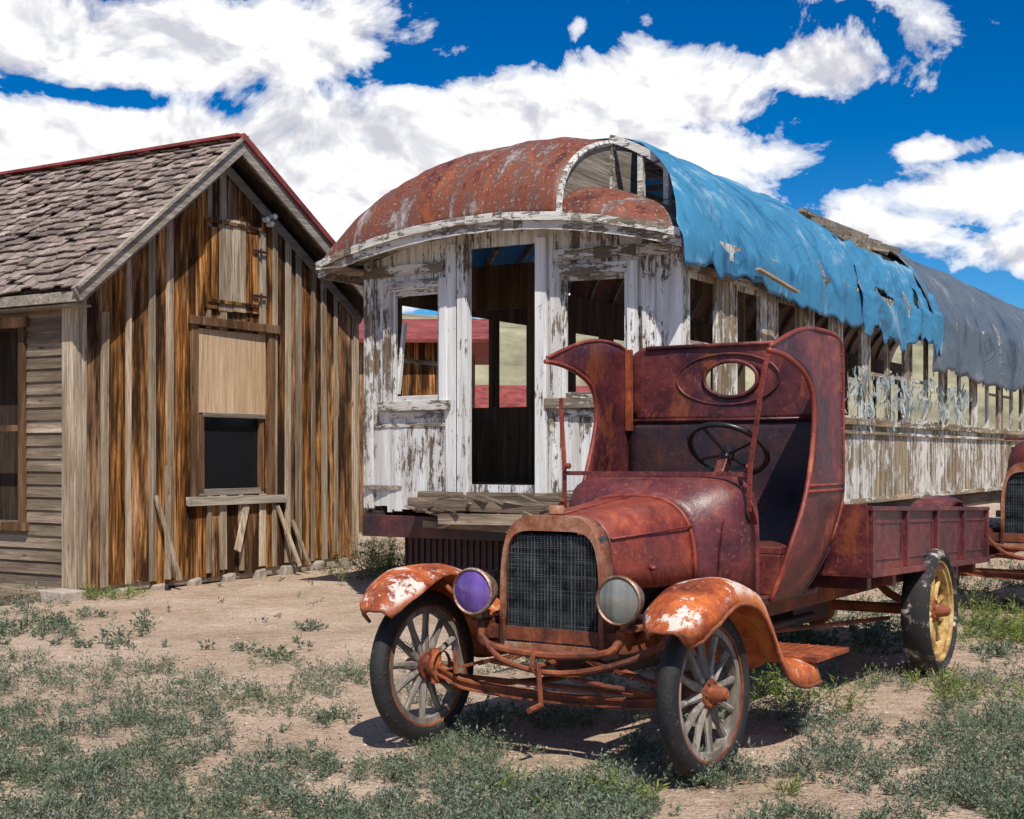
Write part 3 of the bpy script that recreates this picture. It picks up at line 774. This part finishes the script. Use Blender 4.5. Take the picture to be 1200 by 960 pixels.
for layer,(o,z0,z1,th) in enumerate(((.0,-.12,.005,.03),(-.035,-.045,.025,.03))):
    for i in range(NF):
        t0,t1=lerp(-WL,WR,i/NF),lerp(-WL,WR,(i+1)/NF)
        a=[(se(t)+o+dd,t,ze(t)+zz+.008*N3(t*6,layer*5)) for t in (t0,t1) for dd in (-th,0) for zz in (z0,z1)]
        m.add(a,MB.BF)
for sg,Wd in ((-1,WL),(1,WR)):
    for k in range(18): m.box(se(Wd)+k*1.05+.03,se(Wd)+(k+1)*1.05+.02,sg*Wd-.015,sg*Wd+.02,ze(sg*Wd)-.12,ze(sg*Wd)+.02)
    m.box(-.4,LEN,sg*HWD,sg*(Wd-.02),3.10,3.12)
m.grid(lambda u,v:(lerp(se(lerp(-WL,WR,v)),0,u),lerp(-WL,WR,v),ze(lerp(-WL,WR,v))-.05),2,24)
m.done('eave_fascia',car,(W_whitex,))
m=MB()
for k in range(28):
    s_=S1+.1+k*.62
    pts=[(s_,t,rz(t)-.05) for t in [WR*math.sin(x) if x>0 else WL*math.sin(x) for x in [lerp(-1.5,1.5,i/24) for i in range(25)]]]
    for p,q in zip(pts[:-1],pts[1:]): m.beam(p,q,.06,.05,up=(1,0,0))
for t in (-1.3,-.85,-.3,.3,.85,1.3): m.box(S1,LEN,t-.03,t+.03,rz(t)-.09,rz(t)-.045)
for k in range(26):
    s_=4.7+k*.11
    if R(0,1)<.45: m.beam((s_,.3+R(0,.5),rz(.5)+.03),(s_+R(-.06,.06),1.0+R(0,.4),rz(1.2)+.06),.07,.02,up=(1,0,0))
for k in range(5): m.beam((4.8+k*.5,.95,rz(.95)-.02),(4.8+k*.5,1.0,rz(.95)+.08),.05,.05)
m.beam((4.7,.98,rz(.95)+.07),(7.4,.98,rz(.95)+.05),.07,.04)
m.done('roof_ribs',car,(W_grayx,))
def tarpgrid(name,s0f,s1f,t0,hem,off,mat,nu,nv,wr=.035,fold=.05,seed=0,jag=0,skip=None,fq=5):
    m=MB()
    path=[]
    tt=[lerp(t0,WR+.02,i/60) for i in range(61)]
    for t in tt:
        path.append(Vector((0,t,(rz(t) if abs(t)<W(t) else ze(t))+off)))
    last=path[-1]
    path.append(Vector((0,WR+.05,last.z-.08)))
    d=[0]
    for a,b in zip(path[:-1],path[1:]): d.append(d[-1]+(b-a).length)
    def at(x):
        for i in range(len(d)-1):
            if d[i+1]>=x: return path[i].lerp(path[i+1],(x-d[i])/(d[i+1]-d[i]))
        return path[-1]
    def fn(u,v):
        hz=hem(u);tot=d[-1]+(path[-1].z-hz)
        x=v*tot;p=at(min(x,d[-1])).copy()
        if x>d[-1]: p.z-=(x-d[-1])
        h=clamp((x-d[-1]+.5)/.9)
        s_=lerp(s0f(v),s1f(v),u)
        f=.55*math.sin(s_*fq+3*N3(s_*.9,seed,1)+v*2)+.9*N3(s_*2.0-v*2,v*2.0,seed)+.35*N3(s_*7,v*2,seed+2)
        p.y+=fold*(.25+.75*h)*f
        p.z+=wr*N3(s_*1.3+v*3,v*5,seed+7)+wr*.35*N3(s_*5,v*6,seed+9)+wr*.6*(1-5*abs(N3(s_*1.6+v*5,v*3.0,seed+11)))*.5-.02*abs(math.sin((s_-S1-.1)/.62*math.pi))
        if v>.97 and jag: p.z+=jag*N3(s_*5,seed,4)
        return (s_+.05*N3(v*6,seed,2),p.y,p.z)
    m.grid(fn,nu,nv,skip=skip)
    return m.done(name,car,(mat,),smooth=True,solid=.004)
def s0(v):
    k=clamp((v-.62)/.30);return lerp(.98,-.42,k**.8)
tarpgrid('blue_tarp_cover',s0,lambda v:4.6+.25*math.sin(v*9),-1.93,lambda u:2.88+.05*math.sin(u*7)-.10*u,.055,M_blue,130,120,fold=.055,wr=.05,seed=1,jag=.07)
tarpgrid('blue_tarp_scrap',lambda v:4.35+.15*math.sin(v*7),lambda v:7.7,1.45,lambda u:2.72+.08*math.sin(u*11),.08,M_blue,90,46,fold=.065,seed=5,jag=.18,wr=.05,skip=lambda u,v:mn.noise(Vector((u*5,v*2.5,1)))>.46)
tarpgrid('gray_tarp_cover',lambda v:7.4+.3*math.sin(v*5),lambda v:LEN+.2,-1.5,lambda u:2.42+.05*math.sin(u*14),.09,M_gray,150,70,fold=.07,seed=9,jag=.06,wr=.055,fq=7)
m=MB()
for k in range(90):
    s_=R(3.95,9.6);top=2.36-.14*abs(math.sin(s_*1.7))+R(-.2,.03);ln=R(.12,.50);wd=R(.008,.035);ph=R(0,6);dr=R(-.18,.18)
    n=8;vs=[]
    for i in range(n+1):
        f=i/n;w_=wd*(1-.7*f*f);c_=s_+dr*f*f+.02*math.sin(ph+f*7);y=HWD+.09+.03*math.sin(ph*2+f*6);z=top-ln*f+.01*math.sin(f*9+ph)
        vs+=[(c_-w_/2,y+.01*math.sin(ph+f*4),z),(c_+w_/2,y-.01*math.sin(ph+f*4),z+R(-.015,.015))]
    m.add(vs,[(2*i,2*i+1,2*i+3,2*i+2) for i in range(n)])
m.grid(lambda u,v:(lerp(3.95,9.6,u),HWD+.085+.02*math.sin(u*60+2*v)+.02*N3(u*40,v*3),2.36-.10*abs(math.sin(lerp(3.95,9.6,u)*2.1))*(1+v)-.42*v+.02*N3(u*50,v*4)),420,34,
  skip=lambda u,v:(mn.noise(Vector((u*80,v*2,3)))+.6*mn.noise(Vector((u*170,v*5,8)))+.8*mn.noise(Vector((u*9,v*1.5,5))))>.02-.45*v)
m.done('torn_cloth',car,(M_cloth,),smooth=True,recalc=False)
m=MB()
for s_,t in ((2.6,.15),(5.4,.2),(8.4,.3),(11,.1),(14,.2)):
    m.lathe([(.07,0),(.07,.18),(.14,.19),(.14,.24),(.05,.28),(0,.28)],c=(s_,t,rz(t)-.04),axis='z',n=18)
m.done('roof_vents',car,(M_black,),smooth=True,angle=40)
m=MB();m.beam((1.0,WR+.12,3.0),(2.0,WR+.12,2.90),.045,.02)
m.done('tarp_batten',car,(W_ply,))

# ------------------------------------------------------------------ second truck (share parts)
t2=empty('vintage_truck.001',(4.46,11.5,0),TR-.05);t2.scale=(1.2,1.2,1.2)
for o in list(truck.children):
    if any(k in o.name for k in ('bed','cab','seat','steering','post','rear_wheel','headlight_far')): continue
    c=o.copy();sc.collection.objects.link(c);c.parent=t2
    if 'fender' in o.name and 'edge' not in o.name:
        c.data=o.data.copy();c.data.materials[0]=M_body
w5=w2.copy();sc.collection.objects.link(w5);w5.parent=t2;w5.location=(3.2,.73,.36)
w5=w.copy();sc.collection.objects.link(w5);w5.parent=t2;w5.location=(3.2,-.73,.36)

# ------------------------------------------------------------------ distant buildings
shed=empty('wooden_shed',(-5.2,24,0),0)
m=MB();plank_wall(m,0,4.4,lambda x:0,lambda x:3.4,[(3.0,3.6,1.3,2.3)],.25,lambda x,d,z:(x,d,z),th=.03);plank_wall(m,0,5,lambda x:0,lambda x:3.4,[],.25,lambda x,d,z:(4.4-d,-x,z),th=.03)
m.done('shed_walls',shed,(W_board,))
m=MB();m.add([(-.3,.4,3.35),(4.8,.4,3.35),(4.8,-2.6,4.0),(-.3,-2.6,4.0),(-.3,-5.4,3.35),(4.8,-5.4,3.35)],[(0,1,2,3),(3,2,5,4)]);m.done('shed_roof',shed,(M_red,),solid=.06,recalc=False)
far=empty('red_roof_house',(-1.5,46,0),.2)
m=MB();plank_wall(m,0,9,lambda x:0,lambda x:2.6,[(2,3,1,2),(6,7,1,2)],.3,lambda x,d,z:(x,d,z),th=.05);m.done('walls',far,(W_ply,))
m=MB();m.add([(-.5,.5,2.5),(9.5,.5,2.5),(9.5,-3.5,3.9),(-.5,-3.5,3.9),(-.5,-7,2.5),(9.5,-7,2.5)],[(0,1,2,3),(3,2,5,4)]);m.done('roof',far,(M_red,),solid=.1,recalc=False)

# ------------------------------------------------------------------ ground
def axis_pts(near,step,far_,n):
    a=list(np.arange(-near,near+1e-6,step));g=[near*(far_/near)**((i+1)/n) for i in range(n)]
    return [-x for x in g[::-1]]+a+g
xs=axis_pts(12,.12,900,26);ys=[y+12 for y in axis_pts(12,.12,900,26)]
def gz(x,y):
    e=.035*N3(x*.5,y*.5)+.018*N3(x*2.1,y*2.1,4)+.008*N3(x*7,y*7,9)
    k=1
    for wx,wy in ((.81,5.72),(-.42,6.5),(2.62,8.55),(1.38,9.32)):
        k=min(k,clamp((math.hypot(x-wx,y-wy)-.15)/.6))
    d=math.hypot(x,y)
    if d>60: e+=.25*N3(x*.02,y*.02)*min(1,(d-60)/60)
    return e*k-(0.012*(1-k))
m=MB();nx,ny=len(xs),len(ys)
m.v=[(x,y,gz(x,y)) for x in xs for y in ys]
m.f=[(i*ny+j,(i+1)*ny+j,(i+1)*ny+j+1,i*ny+j+1) for i in range(nx-1) for j in range(ny-1)];m.m=[0]*len(m.f)
g=MT('sandy_ground')
a=g.noise(g.vec(),.7,4,.6);b=g.noise(g.vec(),9,6,.72);c=g.noise(g.vec(),60,3,.7);d_=g.noise(g.vec(),2.6,5,.65)
col=g.ramp(g.math('ADD',g.math('MULTIPLY',b,.5),g.math('MULTIPLY',a,.5)),[(.32,(.38,.26,.18)),(.5,(.64,.48,.355)),(.68,(.82,.66,.52))])
col=g.mix(g.ramp(c,[(.38,.6),(.50,0)]),col,(.20,.135,.095))
col=g.mix(g.ramp(d_,[(.52,0),(.70,.45)]),col,(.25,.20,.13))
vo=g.n('ShaderNodeTexVoronoi');g.put(vo.inputs['Vector'],g.vec());vo.inputs['Scale'].default_value=38
g.bump(g.math('ADD',g.math('ADD',g.math('MULTIPLY',b,1.6),g.math('MULTIPLY',c,.6)),g.math('MULTIPLY',g.ramp(vo.outputs['Distance'],[(0,1),(.35,0)]),.35)),1.0,.035)
M_ground=g.fin(col,.95,0,.1)
m.done('ground',None,(M_ground,),smooth=True,flip=False,recalc=False)
m=MB()
m.grid(lambda u,v:(lerp(-500,500,u),lerp(260,520,v),-1+math.sin(v*math.pi)*(44+20*N3(u*5,0,3)+6*N3(u*19,v*3,1))*clamp((.80-u)/.2)),120,16)
m.done('hills',None,(plain('scrub_hill',(.26,.24,.15),.95,0,.5,.08),),smooth=True,flip=False)

# ------------------------------------------------------------------ scrub
def dens(x,y):
    n=.42*N3(x*.55+3,y*.42)+.70*N3(x*2.3,y*1.8,7)
    d=.09+n
    def gs(cx,cy,sx,sy,a): return a*math.exp(-((x-cx)/sx)**2-((y-cy)/sy)**2)
    d-=gs(-2.4,12.4,1.7,2.0,.62);d-=gs(-.9,9.6,.8,1.6,.32);d-=gs(1.95,7.3,.5,.6,.35);d-=gs(.35,6.6,.7,.7,.25)
    d-=gs(-1.2,6.3,.5,.8,.12)
    d+=gs(2.9,6.6,1.2,1.4,.25);d+=gs(-2.6,8.2,1.8,1.2,.28);d+=gs(0,4.4,2.5,.8,.18);d+=gs(2.6,10,1,1.2,.25);d+=gs(-1.4,15.5,.5,1.2,.5);d+=gs(-2,5.2,.9,.8,.2);d+=gs(-3.6,10.3,.8,.8,.3)
    return d
rng=np.random
chunks=[]
def leaves(P,D,L,Wd):
    n=len(P);rv=rng.normal(size=(n,3));S=np.cross(D,rv);S/=np.linalg.norm(S,axis=1)[:,None]+1e-9
    L=L[:,None];Wd=Wd[:,None]
    return np.stack([P,P+D*L*.5+S*Wd*.5,P+D*L,P+D*L*.5-S*Wd*.5],axis=1)
def clump(x,y,rad,h,n,ll,lw,tgt=None):
    z=gz(x,y) if abs(x)<12 and y<24 else 0
    ns=max(5,int(n/9))
    ang=rng.uniform(0,2*math.pi,ns);el=rng.uniform(.25,1.0,ns)
    si=rng.randint(0,ns,n);f=rng.uniform(.12,1,n)**.8
    sx=np.cos(ang)*rad*el;sy=np.sin(ang)*rad*el;sz=h*np.sqrt(np.clip(1.1-el**2,0.08,1))*rng.uniform(.6,1.3,ns)
    P=np.stack([x+sx[si]*f,y+sy[si]*f,z+sz[si]*f**.8],1)+rng.normal(size=(n,3))*rad*.05
    P[:,2]=np.maximum(P[:,2],z)
    D=np.stack([sx[si]/rad,sy[si]/rad,np.full(n,.55)],1)+rng.normal(size=(n,3))*.55;D/=np.linalg.norm(D,axis=1)[:,None]
    (chunks if tgt is None else tgt).append(leaves(P,D,ll*rng.uniform(.5,1.4,n),lw*rng.uniform(.6,1.3,n)))
nc=0;tries=0
while nc<5800 and tries<90000:
    tries+=1
    y=3.6*(30/3.6)**random.random();x=R(-.46,.46)*y
    d=dens(x,y)
    if R(.02,.17)>d and R(0,1)>.03: continue
    k=clamp(.6+d*1.5,.45,1.3);big=R(.5,1)*(1.6 if R(0,1)<.25 else 1)
    rad=.11*k*big;h=R(.045,.12)*k*big
    if y<7: n=int(R(110,170)*k*big)
    elif y<11: n=int(R(60,96)*k*big)
    else: n=int(R(28,44)*k);rad*=1.3
    clump(x,y,rad,h,n,.021 if y<9 else .033,.0062 if y<9 else .012);nc+=1
def emit(name,chs,mat):
    Q=np.concatenate(chs).reshape(-1,3).astype(np.float32);nq=len(Q)//4
    me=bpy.data.meshes.new(name);me.vertices.add(len(Q));me.vertices.foreach_set('co',Q.ravel())
    me.loops.add(nq*4);me.loops.foreach_set('vertex_index',np.arange(nq*4,dtype=np.int32))
    me.polygons.add(nq);me.polygons.foreach_set('loop_start',np.arange(0,nq*4,4,dtype=np.int32));me.polygons.foreach_set('loop_total',np.full(nq,4,dtype=np.int32))
    me.update(calc_edges=True);me.materials.append(mat)
    ob=bpy.data.objects.new(name,me);sc.collection.objects.link(ob);print(name,nq)
def leafmat(name,c,alt):
    g=MT(name);r=g.isl();pn=g.noise(g.vec(),1.1,2,.6)
    col=g.ramp(r,[(0,c[0]),(.5,c[1]),(.9,c[2]),(1,(.46,.36,.22))])
    col=g.mix(g.ramp(pn,[(.38,0),(.68,.6)]),col,alt)
    g.fin(col,.75,0,.15)
    tr=g.n('ShaderNodeBsdfTranslucent');g.put(tr.inputs[0],col);mx=g.n('ShaderNodeMixShader');mx.inputs[0].default_value=.2
    g.nt.links.new(g.b.outputs[0],mx.inputs[1]);g.nt.links.new(tr.outputs[0],mx.inputs[2]);g.nt.links.new(mx.outputs[0],g.out.inputs[0]);return g.mat
emit('sagebrush_scrub',chunks,leafmat('sage_leaf',((.055,.075,.05),(.155,.195,.135),(.30,.345,.27)),(.12,.17,.08)))
gr=[]
for (cx,cy,rx,ry,num,hh) in ((3.6,9.9,.8,.6,50,.22),(-1.50,15.4,.4,.9,46,.5),(1.50,7.2,.35,.3,14,.2),(4.2,10.6,.6,.6,40,.3),(-3.9,12.8,.4,.3,10,.12),(.2,5.3,.5,.3,10,.08),(2.5,7.6,.4,.4,14,.14)):
    for i in range(num): clump(rng.normal(cx,rx*.5),rng.normal(cy,ry*.5),R(.06,.15),hh*R(.5,1.2),100,.045,.007,gr)
emit('green_weeds',gr,leafmat('weed_leaf',((.06,.09,.025),(.15,.21,.05),(.28,.34,.10)),(.20,.26,.05)))
m=MB()
for i in range(2600):
    y=3.8*(16/3.8)**random.random();x=R(-.45,.45)*y;r_=R(.003,.012)*(1+1.2*(R(0,1)<.04))
    z=gz(x,y);ph=R(0,6)
    vs=[(x+r_*math.cos(ph+k*1.57)*R(.8,1.4),y+r_*math.sin(ph+k*1.57)*R(.8,1.4),z+R(-.1,.2)*r_) for k in range(4)]+[(x,y,z+r_*R(.6,1))]
    m.add(vs,[(0,1,4),(1,2,4),(2,3,4),(3,0,4)])
g=MT('pebble');m.done('gravel',None,(g.fin(g.ramp(g.isl(),[(0,(.16,.11,.08)),(.6,(.42,.33,.26)),(1,(.6,.54,.48))]),.9),),flip=False)

# ------------------------------------------------------------------ world
wd=bpy.data.worlds.new('World');sc.world=wd;wd.use_nodes=True;nt=wd.node_tree
for n_ in list(nt.nodes): nt.nodes.remove(n_)
class WT(MT):
    def __init__(s): s.nt=nt;s._o=None
w=WT()
EL=math.radians(54);SX,SY=.22,-.975
sky=w.n('ShaderNodeTexSky');sky.sky_type='NISHITA';sky.sun_disc=False;sky.sun_elevation=EL;sky.sun_rotation=math.atan2(SX,SY)
sky.altitude=1500;sky.air_density=1.0;sky.dust_density=.3;sky.ozone_density=2.5
tc=w.n('ShaderNodeTexCoord').outputs['Generated'];sp=w.n('ShaderNodeSeparateXYZ');w.put(sp.inputs[0],tc)
X,Y,Z=sp.outputs
az=w.math('ARCTAN2',X,Y);hor=w.math('SQRT',w.math('ADD',w.math('MULTIPLY',X,X),w.math('MULTIPLY',Y,Y)));el=w.math('DIVIDE',Z,w.math('MAXIMUM',hor,.05))
def blob(a0,e0,ra,re,am):
    dx=w.math('MULTIPLY',w.math('SUBTRACT',az,a0),1/ra);dy=w.math('MULTIPLY',w.math('SUBTRACT',el,e0),1/re)
    q=w.math('ADD',w.math('MULTIPLY',dx,dx),w.math('MULTIPLY',dy,dy))
    return w.math('MULTIPLY',w.math('EXPONENT',w.math('MULTIPLY',q,-1.0)),am)
tot=None
for b_ in [(-.30,.290,.17,.038,1.1),(-.16,.305,.12,.036,1.2),(-.03,.225,.22,.052,1.45),(-.26,.200,.24,.055,1.5),(.115,.262,.09,.038,1.2),(.215,.275,.05,.020,1.0),
(.33,.185,.075,.024,1.1),(.30,.214,.04,.010,.85),(.26,.330,.034,.007,.6),(-.02,.318,.03,.008,.55),(.045,.316,.012,.014,.65),(.19,.215,.05,.02,.8),(.24,.160,.08,.020,.8),(.38,.140,.07,.02,1.0),(-.05,.15,.33,.05,1.3)]:
    gq=blob(*b_);tot=gq if tot is None else w.math('MAXIMUM',tot,gq)
for b_ in [(-.27,.250,.06,.009,.45),(-.31,.338,.07,.010,.8)]:
    tot=w.math('SUBTRACT',tot,blob(*b_))
vv=w.vec((1,1,1.35),None,tc)
n1=w.noise(vv,12,8,.60,.35);n2=w.noise(vv,3.2,3,.55);n3=w.noise(vv,9,6,.62,.3)
off=w.n('ShaderNodeVectorMath',operation='ADD');w.put(off.inputs[0],vv);off.inputs[1].default_value=(.004,0,.016)
n1b=w.noise(off.outputs[0],12,4,.60,.35)
dn=w.math('ADD',tot,w.math('MULTIPLY',w.math('SUBTRACT',n1,.5),2.7))
gen=w.math('MULTIPLY',w.math('SUBTRACT',n2,.55),2.0)
away=w.ramp(w.math('DIVIDE',w.math('ABSOLUTE',az),math.pi),[(.14,0),(.22,1)])
dn=w.math('ADD',dn,w.math('MULTIPLY',w.math('ADD',gen,.35),away))
mask=w.ramp(dn,[(.34,0),(.45,.55),(.68,1)])
und=w.math('MULTIPLY',w.math('SUBTRACT',n1b,n1),1.7)
sh=w.math('SUBTRACT',w.math('ADD',w.math('MULTIPLY',n3,.6),w.math('MULTIPLY',n2,.4)),und)
shade=w.ramp(sh,[(.28,(8.0,8.1,9.0)),(.40,(10.4,10.4,10.9)),(.50,(13.2,13.2,13.2))])
skyc=w.mix(1,sky.outputs[0],w.ramp(el,[(.08,(.60,1.02,1.32)),(.34,(.20,.66,1.18))]),'MULTIPLY')
hs=w.n('ShaderNodeHueSaturation');hs.inputs['Saturation'].default_value=1.12;w.put(hs.inputs['Color'],skyc)
fc=w.mix(mask,hs.outputs[0],shade)
bg=w.n('ShaderNodeBackground');w.put(bg.inputs[0],fc);bg.inputs[1].default_value=.080
o=w.n('ShaderNodeOutputWorld');nt.links.new(bg.outputs[0],o.inputs[0])

sd=Vector((SX*math.cos(EL),SY*math.cos(EL),math.sin(EL))).normalized()
L=bpy.data.lights.new('sun','SUN');L.energy=5.0;L.angle=math.radians(.5);L.color=(1,.94,.84)
so_=bpy.data.objects.new('sun',L);sc.collection.objects.link(so_);so_.rotation_euler=sd.to_track_quat('Z','Y').to_euler();so_.location=(0,0,30)
cd=bpy.data.cameras.new('camera');cam=bpy.data.objects.new('camera',cd);sc.collection.objects.link(cam)
cam.location=(0,0,1.35);cam.rotation_euler=(math.radians(90),0,0);cd.sensor_width=36;cd.lens=48;cd.shift_y=55/1200;cd.clip_end=3000;cd.clip_start=.05
sc.camera=cam
sc.view_settings.view_transform='Standard';sc.view_settings.look='None';sc.view_settings.exposure=0
